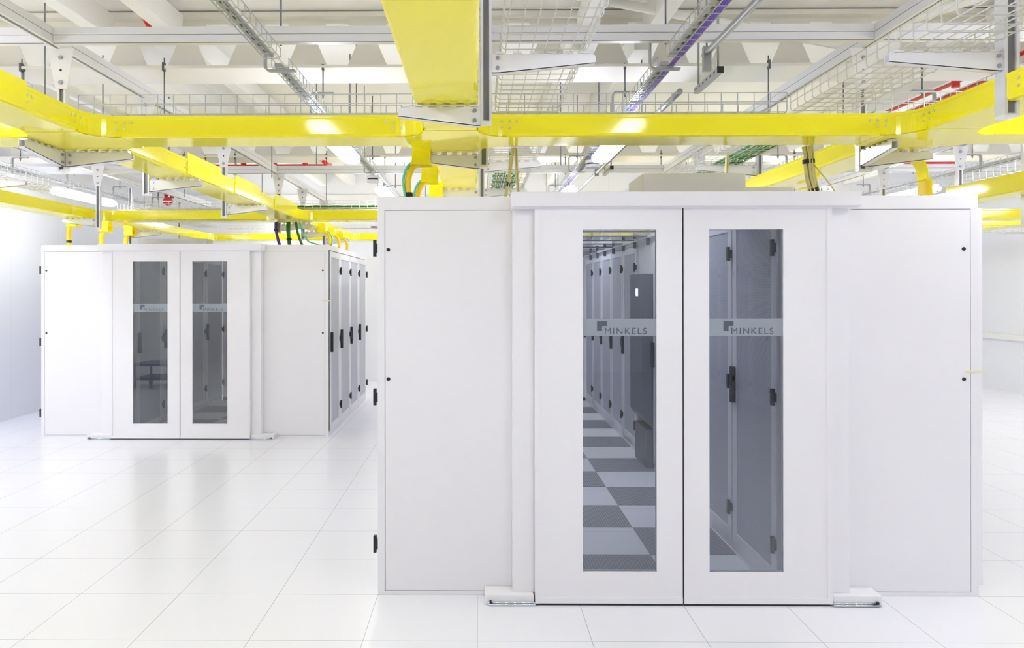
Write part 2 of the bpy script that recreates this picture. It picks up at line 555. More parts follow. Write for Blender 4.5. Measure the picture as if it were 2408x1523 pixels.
def front(xc, yf, name, extra):
    t = thing('door_surround', (xc, yf, 0), 'white header, side posts and floor runners framing the %s' % name, 'door frame', 'door surrounds')
    h = MB().box(xc - 1.0, xc + 1.016, yf - .186, yf - .004, 2.322, 2.404).build('header', M['door'], t, bevel=.003)
    MB().box(xc - .999, xc + 1.015, yf - .16, yf - .004, 2.312, 2.322).build('header_lip', M['door'], t)
    for s, a, b2 in ((-1, xc - .99, xc - .845), (1, xc + .845, xc + .985)):
        MB().box(a, b2, yf - .095, yf - .004, .056, 2.312).build('post', M['door'], t, bevel=.002)
        xa, xb = (xc - 1.156, xc - .87) if s < 0 else (xc + .87, xc + 1.156)
        rn = MB().box(xa, xb, yf - .138, yf - .004, 0, .056).build('runner_box', M['door'], t, bevel=.003)
        xa2, xb2 = (xc - 1.135, xc - .862) if s < 0 else (xc + .862, xc + 1.135)
        for yy in (yf - .146, yf - .158):
            MB().cyl((xa2, yy, .014 if yy > yf - .15 else .008), (xb2, yy, .014 if yy > yf - .15 else .008), .006, 8).build('track_rod', M['chrome'], rn)
        ex = xa2 + .012 if s < 0 else xb2 - .012
        MB().box(ex - .006, ex + .006, yf - .153, yf - .138, .004, .026).build('track_stop', M['black'], rn)
    sliding_door(xc - .856, xc - .004, xc - .584, xc - .154, yf, 'white sliding door with tall glass strip, left leaf of the %s' % name, -1)
    sliding_door(xc + .004, xc + .856, xc + .152, xc + .582, yf, 'white sliding door with tall glass strip, right leaf of the %s' % name, 1)
front(1.2, Y0, 'near enclosure', 0)
front(XF, Y1, 'far enclosure', 0)

# far ends of the two aisles
for xc, ye, nm in ((1.2, Y0 + 8.0, 'near'), (XF, Y1 + 3.2, 'far')):
    t = thing('end_partition', (xc, ye, 0), 'white partition closing the end of the %s aisle behind the glass' % nm, 'partition')
    MB().box(xc - .6, xc - .005, ye, ye + .05, 0, 2.4).build('panel', M['door'], t)
    MB().box(xc + .005, xc + .6, ye, ye + .05, 0, 2.4).build('panel', M['door'], t)
    MB().box(xc - .60, xc + .6, ye - .01, ye, 0, .05).build('threshold', M['groove_grey'], t)
    MB().box(xc - .35, xc - .10, ye - .004, ye, .2, 2.15).build('pane', M['perf'], t)
    MB().box(xc + .10, xc + .35, ye - .004, ye, .2, 2.15).build('pane', M['perf'], t)

# aisle roofs: clear panes between dark bars
for xc, ya, n, nm in ((1.2, Y0 + .03, 12, 'near'), (XF, Y1 + .03, 5, 'far')):
    L = (8.0 if nm == 'near' else 3.2) - .06
    t = thing('aisle_roof', (xc, ya, 2.37), 'glazed roof with grey cross bars over the %s aisle' % nm, 'roof', 'glazed aisle roofs')
    MB().box(xc - .6, xc - .575, ya, ya + L, 2.372, 2.40).build('side_rail', M['alu'], t)
    MB().box(xc + .575, xc + .6, ya, ya + L, 2.372, 2.40).build('side_rail', M['alu'], t)
    for k in range(n + 1):
        yy = ya + L * k / n
        MB().box(xc - .575, xc + .575, yy - .006, yy + .006, 2.384, 2.40).build('roof_bar', M['slot'], t)
        if k < n:
            MB().quad((xc - .575, yy + .006, 2.39), (xc + .575, yy + .006, 2.39), (xc + .575, yy + L / n - .006, 2.39), (xc - .575, yy + L / n - .006, 2.39)).build('roof_pane', M['roofglass'], t)
            MB().box(xc + .562, xc + .598, yy - .004, yy + .004, 2.30, 2.372).build('clip', M['groove_grey'], t)

# boxes on the near roof
tag(MB().box(1.05, 1.70, 4.80, 5.25, 2.402, 2.575).build('roof_box', M['cab'], bevel=.006), 'white box on the near enclosure roof above the middle of the doors', 'box')
tag(MB().box(.57, 1.04, 5.30, 5.6, 2.402, 2.50).build('roof_upstand', M['cab'], bevel=.004), 'low white upstand on the near roof, left of the white box', 'panel')
tag(MB().box(1.72, 2.10, 5.05, 5.35, 2.402, 2.52).build('roof_upstand', M['cab'], bevel=.004), 'low white upstand on the near roof, right of the white box', 'panel')
tag(MB().box(-4.38, -3.5, 9.75, 10.0, 2.402, 2.50).build('roof_upstand', M['cab'], bevel=.004), 'low white upstand on the far enclosure roof above its doors', 'panel')

# ------------------------------------------------------------------ grille tiles in the aisles
def grille_row(x0, ya, k):
    pass
def grilles(xs, rows, yb0, nm, grp):
    proto = None
    for k in range(rows):
        x = xs[k % 2]
        yy = yb0 + .6 * k
        if proto is None:
            proto = MB().box(x + .004, x + .596, yy + .004, yy + .596, 0.0005, .003).build('floor_grille', M['grille'], loc=(x + .3, yy + .3, .0005))
            o = proto
            o['category'] = 'floor grille'
        else:
            o = proto.copy()
            COL.objects.link(o)
            o.location = (x + .3, yy + .3, .0005)
        o['label'] = 'grey perforated floor tile in the %s aisle, %s back from the doors' % (nm, ORD[k])
        o['group'] = grp
grilles((.6, 1.2), 13, Y0 + .1, 'near', 'perforated tiles in the near aisle')
grilles((-3.65, -4.25), 5, Y1 + .1, 'far', 'perforated tiles in the far aisle')
for x, ya, n, nm in ((.6, Y0 + .1, 13, 'near'), (-4.25, Y1 + .1, 5, 'far')):
    pass

# ------------------------------------------------------------------ yellow raceways
ZT, TW, TH = 2.74, .155, .128
def u_profile():
    t = .005
    o = [(-TW - .004, TH), (-TW - .004, TH - .016), (-TW, TH - .022), (-TW, .018), (-TW + .006, .005), (-TW + .018, 0)]
    i = [(-TW + .018, t), (-TW + .009, .009), (-TW + t, .02), (-TW + t, TH)]
    left = o[:]
    right = [(-x, z) for x, z in reversed(o)]
    inner = [(-x, z) for x, z in reversed(i)][::-1]
    inner_r = [(-x, z) for x, z in i[::-1]]
    return left + right + inner_r + i
UP = u_profile()

RIV = None
def rivets(parent, axis, side, c, a, sgn=1):
    """Five rivets on a wall: axis 'x' run at y=c, wall on 'side'; a = joint position, pointing along sgn."""
    global RIV
    pts = [(-.03, .088), (.02, .088), (.06, .088), (-.03, .052), (.02, .052)]
    for d, z in pts:
        p = a + d * sgn
        w = c + side * (TW + .001)
        loc = (p, w, ZT + z) if axis == 'x' else (w, p, ZT + z)
        dirv = (0, side * .004, 0) if axis == 'x' else (side * .004, 0, 0)
        e = (loc[0] + dirv[0], loc[1] + dirv[1], loc[2])
        MB().cyl(loc, e, .0075, 8).build('rivet', M['rivet'], parent)

def run(axis, c, a0, a1, label, riv=(), cover=()):
    loc = ((a0 + a1) / 2, c, ZT) if axis == 'x' else (c, (a0 + a1) / 2, ZT)
    t = thing('fibre_raceway', loc, label, 'cable raceway', 'yellow fibre raceways')
    b = MB()
    if axis == 'x':
        b.prism([(c + u, ZT + w) for u, w in UP], 'x', a0, a1)
    else:
        b.prism([(c + u, ZT + w) for u, w in UP], 'y', a0, a1)
    b.build('channel', M['yellow'], t)
    for side, a, sgn in riv:
        rivets(t, axis, side, c, a, sgn)
    for side, p0, p1, h in cover:
        w0, w1 = sorted((c + side * (TW + .002), c + side * (TW + .008)))
        bb = (p0, p1, w0, w1) if axis == 'x' else (w0, w1, p0, p1)
        MB().box(*bb, ZT + .01, ZT + TH + h).build('side_plate', M['yellow'], t)
    return t

RF = .17
def junction(cx, cy, arms, label):
    """arms: set of 'NSEW' present (N = +y)."""
    t = thing('raceway_junction', (cx, cy, ZT), label, 'cable raceway', 'yellow raceway junctions')
    L = TW + RF
    poly = []
    walls = []
    quad = {(1, 1): ('E', 'N'), (-1, 1): ('N', 'W'), (-1, -1): ('W', 'S'), (1, -1): ('S', 'E')}
    n = 10
    for (sx, sy), (a, b2) in quad.items():
        ccx, ccy = sx * L, sy * L
        # arc runs from arm a to arm b2, counter-clockwise order around the plate
        base = {(1, 1): (1.5 * PI, PI), (-1, 1): (0, -PI / 2), (-1, -1): (PI / 2, 0), (1, -1): (PI, PI / 2)}[(sx, sy)]
        pa, pb = a in arms, b2 in arms
        if pa and pb:
            pts = [(ccx + RF * math.cos(base[0] + (base[1] - base[0]) * i / n), ccy + RF * math.sin(base[0] + (base[1] - base[0]) * i / n)) for i in range(n + 1)]
            walls.append(pts)
        else:
            dv = {'E': (1, 0), 'N': (0, 1), 'W': (-1, 0), 'S': (0, -1)}
            corner = (sx * TW, sy * TW)
            pts = [corner]
            for q, present in ((a, pa), (b2, pb)):
                if present:
                    e = (corner[0] + dv[q][0] * RF, corner[1] + dv[q][1] * RF)
                    walls.append([corner, e])
                    pts = [e] + pts if q == a else pts + [e]
        poly += pts
    for q, (p, r) in {'E': ((TW, -TW), (TW, TW)), 'N': ((TW, TW), (-TW, TW)), 'W': ((-TW, TW), (-TW, -TW)), 'S': ((-TW, -TW), (TW, -TW))}.items():
        if q not in arms:
            walls.append([p, r])
    MB().prism([(cx + x, cy + y) for x, y in poly], 'z', ZT - .002, ZT + .004).build('base_plate', M['yellow'], t)
    for w in walls:
        b = MB()
        k = len(w)
        # thickness towards the tray centre line is negligible: 5 mm strip with a lip
        off = []
        for i, (x, y) in enumerate(w):
            x0, y0 = w[max(0, i - 1)]
            x1, y1 = w[min(k - 1, i + 1)]
            dx, dy = x1 - x0, y1 - y0
            l = math.hypot(dx, dy) or 1
            nx, ny = -dy / l, dx / l
            if nx * x + ny * y > 0:
                nx, ny = -nx, -ny
            off.append((x + nx * .005, y + ny * .005, x - nx * .004, y - ny * .004))
        for i in range(k - 1):
            a, c = w[i], w[i + 1]
            oa, oc = off[i], off[i + 1]
            P = lambda x, y, z: (cx + x, cy + y, ZT + z)
            b.quad(P(a[0], a[1], -.002), P(c[0], c[1], -.002), P(c[0], c[1], TH - .02), P(a[0], a[1], TH - .02))
            b.quad(P(a[0], a[1], TH - .02), P(c[0], c[1], TH - .02), P(oc[2], oc[3], TH - .014), P(oa[2], oa[3], TH - .014))
            b.quad(P(oa[2], oa[3], TH - .014), P(oc[2], oc[3], TH - .014), P(oc[2], oc[3], TH), P(oa[2], oa[3], TH))
            b.quad(P(oa[2], oa[3], TH), P(oc[2], oc[3], TH), P(oc[0], oc[1], TH), P(oa[0], oa[1], TH))
            b.quad(P(oa[0], oa[1], TH), P(oc[0], oc[1], TH), P(oc[0], oc[1], 0), P(oa[0], oa[1], 0))
        for i in range(len(b.s)):
            b.s[i] = k > 3
        b.build('side_wall', M['yellow'], t)
    return t

LX = {'fl': -5.045, 'l': -2.43, 'c': -.15, 'r': 2.69, 'fr': 5.17, 'rr': 7.76}
CYS = (4.61, 9.95, 13.95)
E2 = TW + RF
nm = {'fl': 'along the side wall', 'l': 'along the passage', 'c': 'over the near left rack', 'r': 'over the near right rack', 'fr': 'beyond the near enclosure', 'rr': 'along the right wall'}
rown = ('nearest cross row', 'second cross row', 'back cross row')
for j, yc in enumerate(CYS):
    keys = ['fl', 'l', 'c', 'r', 'fr'] + (['rr'] if j else [])
    for k in keys:
        arms = {'N', 'S', 'E', 'W'}
        if j == 2:
            arms.discard('N')
        if k == 'fl':
            arms.discard('W')
        if k == keys[-1]:
            arms.discard('E')
        junction(LX[k], yc, arms, 'yellow junction with curved corners, %s, %s' % (rown[j], nm[k]))
    for a, b2 in zip(keys, keys[1:]):
        riv = []
        if j == 0:
            if a in ('l', 'c'):
                riv.append((-1, LX[a] + E2, 1))
            if b2 in ('c', 'r'):
                riv.append((-1, LX[b2] - E2, -1))
        ln = {'fl': 'side-wall', 'l': 'passage', 'c': 'middle', 'r': 'right-rack', 'fr': 'far-right', 'rr': 'wall'}
        run('x', yc, LX[a] + E2, LX[b2] - E2, 'straight yellow raceway of the %s, %s line to %s line' % (rown[j], ln[a], ln[b2]), riv)
for k, x in LX.items():
    segs = [(-3.0, CYS[0] - E2), (CYS[0] + E2, CYS[1] - E2), (CYS[1] + E2, CYS[2] - E2)]
    for j, (a, b2) in enumerate(segs):
        if k == 'rr' and j < 2:
            continue
        riv, cov = [], []
        if k == 'l':
            if j == 0:
                riv = [(1, b2, -1), (1, b2 - .5, 1)]
                cov = [(1, -3.0, b2 - .5, .022)]
            if j == 1:
                cov = [(1, a + .98, a + 1.75, .05), (1, a + 2.15, a + 2.95, .05), (1, a + 3.55, a + 4.6, .05)]
                riv = [(1, a + .95, 1)]
        if k == 'r' and j == 0:
            riv = [(-1, b2, -1), (-1, b2 - .75, -1)]
        if k == 'fr' and j == 1:
            cov = [(-1, a, a + 1.2, .05), (-1, a + 2.0, a + 3.2, .05)]
        run('y', x, a, b2, 'yellow raceway running away %s, %s' % (nm[k], ('nearest stretch', 'middle stretch', 'farthest stretch')[j]), riv, cov)

# ------------------------------------------------------------------ downspouts with tubes
def spout(x, y, side, dx, label, tube=True, cable=None, zend=2.405, r=.022):
    """Open outlet box under the tray edge and a split tube curving down to a rack roof."""
    t = thing('raceway_downspout', (x, y, ZT), label, 'raceway outlet', 'yellow downspouts')
    b = MB()
    s = side
    prof = [(x - s * .02, ZT + .05), (x - s * .02, ZT + .056), (x + s * .05, ZT + .056)] + [(x + s * (.05 + .05 * math.sin(a)), ZT + .006 + .05 * math.cos(a)) for a in [PI / 2 * i / 6 for i in range(7)]] + [(x + s * .10, ZT - .065), (x + s * .112, ZT - .08), (x + s * .105, ZT - .08), (x + s * .093, ZT - .065), (x + s * .094, ZT)] + [(x + s * (.045 + .047 * math.sin(a)), ZT + .002 + .047 * math.cos(a)) for a in [PI / 2 * (6 - i) / 6 for i in range(7)]]
    b.prism(prof, 'y', y - .07, y + .07)
    for yy in (y - .075, y + .07):
        b.prism([(x - s * .02, ZT + .05), (x - s * .02, ZT - .065), (x - s * .03, ZT - .08), (x + s * .105, ZT - .08), (x + s * .10, ZT), (x + s * .085, ZT + .045), (x + s * .05, ZT + .056)], 'y', yy, yy + .005)
    b.build('outlet', M['yellow'], t)
    if tube:
        p0 = Vector((x + s * .06, y, ZT - .06))
        pts = [p0]
        for i in range(1, 9):
            a = PI / 2 * i / 8
            pts.append(Vector((x + s * .06 + dx * math.sin(a), y, ZT - .06 - .02 * i / 8 - .12 * (1 - math.cos(a)))))
        zz = pts[-1].z
        for i in range(1, 5):
            pts.append(Vector((pts[8].x - dx * .06 * i, y, zz + (zend - zz) * i / 4)))
        tb = MB().tube(pts, r, 10).build('split_tube', M['yellow2'], t)
        if cable:
            MB().tube([p + Vector((math.copysign(.030, dx), -.01, .006)) for p in pts], .009, 6).build('cable', M[cable], tb)
        MB().tube([pts[10] + Vector((0, 0, .01)), pts[10] - Vector((0, 0, .02))], r + .004, 10).build('cable_tie', M['black'], tb)
    return t
for i, (y, cab) in enumerate(((5.02, 'turq'), (5.85, 'turq'), (6.78, 'turq'), (7.9, None))):
    spout(LX['c'] - TW - .018, y, -1, -.075, 'yellow downspout and tube over the near left racks, %s one back' % ORD[i], True, cab)
for i, y in enumerate((5.05, 6.6)):
    t = thing('raceway_downspout', (2.95, y, ZT), 'yellow curved downspout with wide tube above the near right rack, %s one back' % ORD[i], 'raceway outlet', 'yellow downspouts')
    x0 = 2.80
    pr = [(x0, 2.715)] + [(2.86 + .10 * math.sin(a), 2.615 + .10 * math.cos(a)) for a in [PI / 2 * k / 8 for k in range(9)]] + [(2.97, 2.52)]
    inn = [(u - .012 if k > 2 else u, w - .012) for k, (u, w) in enumerate(pr)]
    MB().prism(pr + inn[::-1], 'y', y - .055, y + .055).build('curved_lip', M['yellow'], t)
    MB().box(2.945, 2.995, y - .06, y + .06, 2.405, 2.57).build('split_tube', M['yellow2'], t, bevel=.02)
    MB().box(2.943, 2.997, y - .015, y + .02, 2.44, 2.462).build('cable_tie', M['black'], t)
for i, (y, cab) in enumerate(((10.9, 'turq'), (11.6, None), (12.3, None))):
    spout(LX['l'] + TW + .005, y, 1, .10, 'yellow downspout at the passage side of the far racks, %s one back' % ORD[i], True, cab, 2.41)
for i, y in enumerate((9.8, 10.65, 11.4)):
    spout(LX['fl'] - TW - .005, y, -1, -.05, 'yellow downspout above the far enclosure side-wall racks, %s one back' % ORD[i], True, None, 2.405, .03)

# ------------------------------------------------------------------ aluminium grid
ZS = 3.39
BX = (-5.03, -2.69, .05, 2.50, 5.25)
bn = ('above the side-wall line', 'left of the corridor', 'above the middle posts', 'above the right-hand posts', 'far right')
CB = (4.72, 10.05)
def strut_x(x0, x1, y, label):
    t = thing('strut_beam', ((x0 + x1) / 2, y, ZS), label, 'beam', 'aluminium cross beams')
    MB().box(x0, x1, y, y + .06, ZS, ZS + .047).box(x0, x1, y + .012, y + .06, ZS + .046, ZS + .052).box(x0, x1, y, y + .06, ZS + .051, ZS + .098).build('profile', M['alu'], t)
    MB().box(x0, x1, y + .001, y + .006, ZS - .003, ZS).build('slot_strip', M['slot'], t)
    return t
def strut_y(x, y0, y1, label):
    t = thing('strut_beam', (x, (y0 + y1) / 2, ZS), label, 'beam', 'aluminium long beams')
    MB().box(x - .03, x + .03, y0, y1, ZS, ZS + .047).box(x - .018, x + .018, y0, y1, ZS + .046, ZS + .052).box(x - .03, x + .03, y0, y1, ZS + .051, ZS + .098).build('profile', M['alu'], t)
    MB().box(x - .008, x + .008, y0, y1, ZS - .003, ZS + .001).build('slot_strip', M['slot'], t)
    return t
for x, n2 in zip(BX, bn):
    strut_y(x, -2.0, 14.2, 'long white aluminium beam running away from the viewer, %s' % n2)
for j, y in enumerate(CB):
    xs = [XL] + list(BX) + [XR]
    where = ['against the side wall', 'left of the corridor', 'over the corridor', 'over the near glass doors', 'right of the near enclosure', 'toward the right wall']
    for k in range(6):
        strut_x(xs[k] + (.031 if k else 0), xs[k + 1] - (.031 if k < 5 else 0), y, 'white aluminium cross beam, %s row, %s' % (('nearest', 'second')[j], where[k]))

# posts
def bracket_mesh(x, y, d, axis, ztop, ln):
    b = MB()
    if axis == 'x':
        x0 = x + d * .028
        prof = [(x0, ztop - .012), (x0, ztop - .105), (x0 + d * .03, ztop - .105), (x0 + d * ln, ztop - .058), (x0 + d * ln, ztop - .022), (x0 + d * (ln - .03), ztop - .012)]
        b.prism(prof, 'y', y - .022, y - .018).prism(prof, 'y', y + .018, y + .022)
        b.prism([(x0, ztop - .105), (x0 + d * .03, ztop - .105), (x0 + d * ln, ztop - .058), (x0 + d * ln, ztop - .055), (x0 + d * .03, ztop - .101), (x0, ztop - .101)], 'y', y - .022, y + .022)
        n = 6
        for i in range(n):
            p = x0 + d * (ln * (i + .2) / n)
            q = x0 + d * (ln * (i + .72) / n)
            b.box(min(p, q), max(p, q), y - .022, y + .022, ztop - .014, ztop - .001)
    else:
        y0 = y + d * .028
        prof = [(y0, ztop - .012), (y0, ztop - .105), (y0 + d * .03, ztop - .105), (y0 + d * ln, ztop - .058), (y0 + d * ln, ztop - .012)]
        b.prism(prof, 'x', x - .022, x - .018).prism(prof, 'x', x + .018, x + .022)
        b.prism([(y0, ztop - .105), (y0 + d * .03, ztop - .105), (y0 + d * ln, ztop - .058), (y0 + d * ln, ztop - .055), (y0 + d * .03, ztop - .101), (y0, ztop - .101)], 'x', x - .022, x + .022)
        n = 6
        for i in range(n):
            p = y0 + d * (ln * (i + .2) / n)
            q = y0 + d * (ln * (i + .72) / n)
            b.box(x - .022, x + .022, min(p, q), max(p, q), ztop - .014, ztop - .001)
    return b

def post(x, y, z0, brs, label, plate=True, w=.026):
    t = thing('support_post', (x, y, z0), label, 'post', 'white hanging posts')
    sw = w * .56
    zt = ZS
    poly = [(x - w, y - w), (x - sw, y - w), (x - sw, y - w + .014), (x + sw, y - w + .014), (x + sw, y - w), (x + w, y - w),
            (x + w, y + w), (x + sw, y + w), (x + sw, y + w - .014), (x - sw, y + w - .014), (x - sw, y + w), (x - w, y + w)]
    MB().prism(poly, 'z', z0 + .012, zt).build('profile', M['alu'], t)
    MB().box(x - w, x + w, y - w, y + w, z0, z0 + .012).build('end_cap', M['bracket'], t)
    MB().box(x - sw + .001, x + sw - .001, y - w + .0125, y - w + .0145, z0 + .02, zt).build('slot_strip', M['slot'], t)  # slot floor drawn darker than the white profile
    if plate:
        pl = MB().prism([(x - .085, zt), (x + .085, zt), (x + .036, zt - .26), (x - .036, zt - .26)], 'y', y - w - .006, y - w).build('gusset_plate', M['bracket'], t)
        for dz in (.06, .22):
            MB().cyl((x, y - w - .014, zt - dz), (x, y - w - .006, zt - dz), .014, 6).build('bolt', M['bolt'], pl)
        MB().cyl((x, y - w - .007, zt - .14), (x, y - w - .0055, zt - .14), .008, 10).build('hole', M['black'], pl)
    for (axis, d, ztop, ln) in brs:
        br = bracket_mesh(x, y, d, axis, ztop, ln).build('bracket_arm', M['bracket'], t)
        for dz in (.032, .080):
            if axis == 'x':
                MB().cyl((x + d * .055, y - .022, ztop - dz), (x + d * .055, y - .030, ztop - dz), .010, 6).build('bolt', M['bolt'], br)
            else:
                MB().cyl((x + .022, y + d * .055, ztop - dz), (x + .030, y + d * .055, ztop - dz), .010, 6).build('bolt', M['bolt'], br)
    return t
ZB = 2.995
TZ = ZT - .004
ZB2 = ZB - .005
post(.046, 3.68, 2.64, [('x', -1, TZ, .40), ('x', 1, ZB2, .50)], 'white hanging post in the middle, nearest one, bracket arms to both sides', False)
post(.046, 4.98, 2.64, [('x', -1, TZ, .40), ('x', 1, ZB2, .50)], 'white hanging post just behind the nearest cross raceway in the middle', False)
post(.046, 6.76, 2.64, [('x', -1, TZ, .40), ('x', 1, ZB2, .50)], 'white hanging post farther back in the middle line above the near racks', False)
post(.046, 8.6, 2.64, [('x', -1, TZ, .40), ('x', 1, ZB2, .50)], 'white hanging post deepest in the middle line above the near racks', False)
post(-2.67, 4.86, 2.60, [('y', -1, TZ - .0, .42), ('x', 1, TZ, .42)], 'white hanging post under the nearest raceway corner left of the corridor, two bracket arms')
for y, s in ((6.1, 'first one behind the nearest cross raceway'), (7.98, 'second one behind the nearest cross raceway'), (10.2, 'at the second cross raceway'), (11.6, 'first one beyond the second cross raceway'), (13.2, 'last before the back wall')):
    post(-2.67, y, 2.60, [('x', 1, TZ, .42)], 'white hanging post left of the corridor, %s' % s)
post(2.56, 3.68, 2.665, [('x', -1, ZB2, .55)], 'large white hanging post nearest the viewer at the right, carrying the wire basket', False, .036)
post(2.49, 4.93, 2.60, [('y', -1, TZ, .37), ('x', 1, TZ, .42)], 'white hanging post under the nearest raceway corner at the right, two bracket arms')
post(2.60, 7.0, 2.45, [('x', -1, ZB2, .55)], 'white hanging post behind the green cables, right of the cooler', False)
post(2.505, 8.6, 2.60, [('x', 1, TZ, .42)], 'white hanging post deepest in the right-hand row')
for y, s in ((7.3, 'nearest'), (8.3, 'second'), (9.85, 'third'), (11.4, 'fourth')):
    post(5.25 if y > 8 else 5.25, y, 2.45, [('x', -1, TZ, .3)] if y > 9.9 else [], 'white hanging post in the far-right row beyond the near enclosure, %s one' % s)
post(-4.72, 9.40, 2.60, [('x', -1, TZ, .42)], 'white hanging post at the corner of the side-wall raceway', True)
post(-5.25, 7.85, 2.8, [('x', 1, ZB2, .52)], 'white hanging post carrying the side-wall wire basket', False)
post(-5.28, 11.5, 2.45, [('x', 1, TZ, .42)], 'white hanging post over the far racks near the exit sign', False)
post(-5.28, 13.4, 2.45, [('x', 1, TZ, .42)], 'white hanging post behind the far racks near the red valve', False)

# ------------------------------------------------------------------ wire basket trays
def basket(axis, s0, s1, a0, a1, z0, h, label, m='wire', pitch=.105, r=.0034, nlong=7, cat='wire tray'):
    loc = ((s0 + s1) / 2, (a0 + a1) / 2, z0) if axis == 'y' else ((a0 + a1) / 2, (s0 + s1) / 2, z0)
    P = (lambda s, a, z: (s, a, z)) if axis == 'y' else (lambda s, a, z: (a, s, z))
    b = MB()
    n = max(2, int(round((a1 - a0) / pitch)))
    c = .018
    for i in range(n + 1):
        a = a0 + (a1 - a0) * i / n
        b.tube([P(s0, a, z0 + h), P(s0, a, z0 + c), P(s0 + c * .3, a, z0 + c * .3), P(s0 + c, a, z0), P(s1 - c, a, z0), P(s1 - c * .3, a, z0 + c * .3), P(s1, a, z0 + c), P(s1, a, z0 + h)], r, 4)
    for i in range(nlong):
        s = s0 + .02 + (s1 - s0 - .04) * i / (nlong - 1)
        b.tube([P(s, a0, z0 + r * 1.2), P(s, a1, z0 + r * 1.2)], r, 4)
    for s in (s0, s1):
        for zz in (z0 + h * .52, z0 + h):
            b.tube([P(s, a0, zz), P(s, a1, zz)], r, 4)
    return tag(b.build('wire_basket', M[m], loc=loc), label, cat, 'wire basket trays')
basket('y', .12, .54, 1.2, 4.92, ZB, .10, 'white wire basket running overhead right of the middle post, nearest stretch')
basket('y', .12, .54, 5.28, 9.3, ZB, .10, 'white wire basket right of the middle post, stretch beyond the nearest cross basket')
basket('y', 2.03, 2.452, 1.2, 4.92, ZB, .10, 'white wire basket overhead at the right, nearest stretch beside the large post')
basket('y', 2.03, 2.452, 5.28, 9.6, ZB, .10, 'white wire basket holding green cables behind the nearest cross raceway')
basket('y', -5.20, -4.79, 4.0, 9.15, ZB, .10, 'white wire basket along the side wall, nearest stretch')
basket('y', -5.20, -4.79, 10.9, 14.0, ZB, .10, 'white wire basket along the side wall, stretch over the far enclosure')
basket('y', 5.30, 5.70, 5.4, 13.0, ZB, .10, 'white wire basket far right beyond the near enclosure')
basket('x', 4.95, 5.25, -2.62, .0, ZB, .125, 'zinc wire basket crossing the corridor above the nearest raceway', 'zinc')
basket('x', 4.95, 5.25, .10, 2.02, ZB, .125, 'zinc wire basket crossing above the near glass doors', 'zinc')
basket('x', 4.95, 5.25, 2.49, 4.9, ZB, .125, 'zinc wire basket crossing at the right above the nearest raceway', 'zinc')
basket('y', -2.98, -2.72, .6, 4.6, ZB, .10, 'zinc wire basket left of the nearest raceway', 'zinc')
basket('x', 10.25, 10.6, -4.7, -2.75, 2.95, .10, 'white wire basket crossing over the far enclosure doors')
basket('x', 10.25, 10.6, -2.55, .0, 2.95, .10, 'white wire basket with green cables crossing the corridor at the second cross raceway')
basket('x', 14.2, 14.5, -4.7, .0, ZB, .09, 'white wire basket with purple cables by the back wall')
basket('x', 10.25, 10.6, 5.75, 9.0, 2.6, .09, 'white wire basket low at the right beyond the near enclosure')

def bundle(pts, n, rad, r, m, label, cat='cable bundle', ties=()):
    t = thing('cable_bundle', pts[0], label, cat, 'cable bundles')
    b = MB()
    P = [Vector(p) for p in pts]
    d = (P[-1] - P[0]).normalized()
    ref = Vector((0, 0, 1)) if abs(d.z) < .8 else Vector((0, 1, 0))
    u = d.cross(ref).normalized()
    w = u.cross(d)
    for i in range(n):
        ph = random.random() * 6.28
        if isinstance(rad, tuple):
            o = u * (rad[0] * (2 * (i + .5) / n - 1)) + w * (rad[1] * (i % 3 - 1))
        else:
            a = 2 * PI * i / n
            q = rad if i % 3 else rad * .35
            o = u * (q * math.cos(a)) + w * (q * math.sin(a))
        b.tube([p + o * (1 + .12 * math.sin(ph + k * 1.9)) + w * (.004 * math.sin(ph * 2 + k * 2.3)) for k, p in enumerate(P)], r, 5)
    b.build('strands', M[m], t)
    for k, rr in ties:
        p = P[k]
        dd = (P[min(k + 1, len(P) - 1)] - P[max(k - 1, 0)]).normalized()
        MB().tube([p - dd * .013, p + dd * .013], rr, 10).build('tie', M['black'], t)
    return t
def line(p, q, n):
    return [tuple(p[i] + (q[i] - p[i]) * k / n for i in range(3)) for k in range(n + 1)]
bundle(line((2.33, 5.35, 3.018), (2.33, 9.4, 3.018), 40), 13, (.12, .005), .0085, 'green', 'green cables lying in the wire basket behind the nearest cross raceway')
bundle(line((.30, 7.75, 3.03), (.30, 9.1, 3.03), 14), 12, (.13, .01), .010, 'green', 'green cables at the end of the wire basket right of the middle post')
bundle(line((-2.5, 10.35, 2.972), (-.1, 10.35, 2.972), 24), 9, (.07, .006), .009, 'dgreen', 'dark green cables in the basket crossing the corridor')
bundle(line((-2.0, 14.28, 3.02), (-.1, 14.28, 3.02), 12), 7, (.06, .006), .009, 'purple', 'purple cables in the back-wall basket')
bundle([(.235, 4.87, 2.75), (.225, 4.88, 2.65), (.205, 4.9, 2.52), (.18, 4.92, 2.405)], 5, .009, .0045, 'cream', 'thin cream cable bundle dropping beside the middle post, left one of two', ties=((2, .013),))
bundle([(.25, 4.86, 2.75), (.255, 4.87, 2.65), (.262, 4.88, 2.54), (.275, 4.9, 2.405)], 6, .010, .0045, 'cream', 'thin cream cable bundle dropping beside the middle post, right one of two', ties=((3, .016),))
bundle([(.22, 5.0, 2.72), (.215, 5.0, 2.6), (.225, 5.0, 2.5), (.25, 5.0, 2.405)], 2, .006, .004, 'whitecable', 'pair of white cables hanging behind the cream bundles by the middle post')
bundle([(2.11, 4.86, 2.755), (2.125, 4.87, 2.70), (2.13, 4.88, 2.66), (2.14, 4.88, 2.56), (2.165, 4.89, 2.48), (2.19, 4.9, 2.405)], 14, .026, .0085, 'cream', 'thick cream cable bundle with black ties dropping in front of the right-hand raceway', ties=((2, .038), (4, .033)))
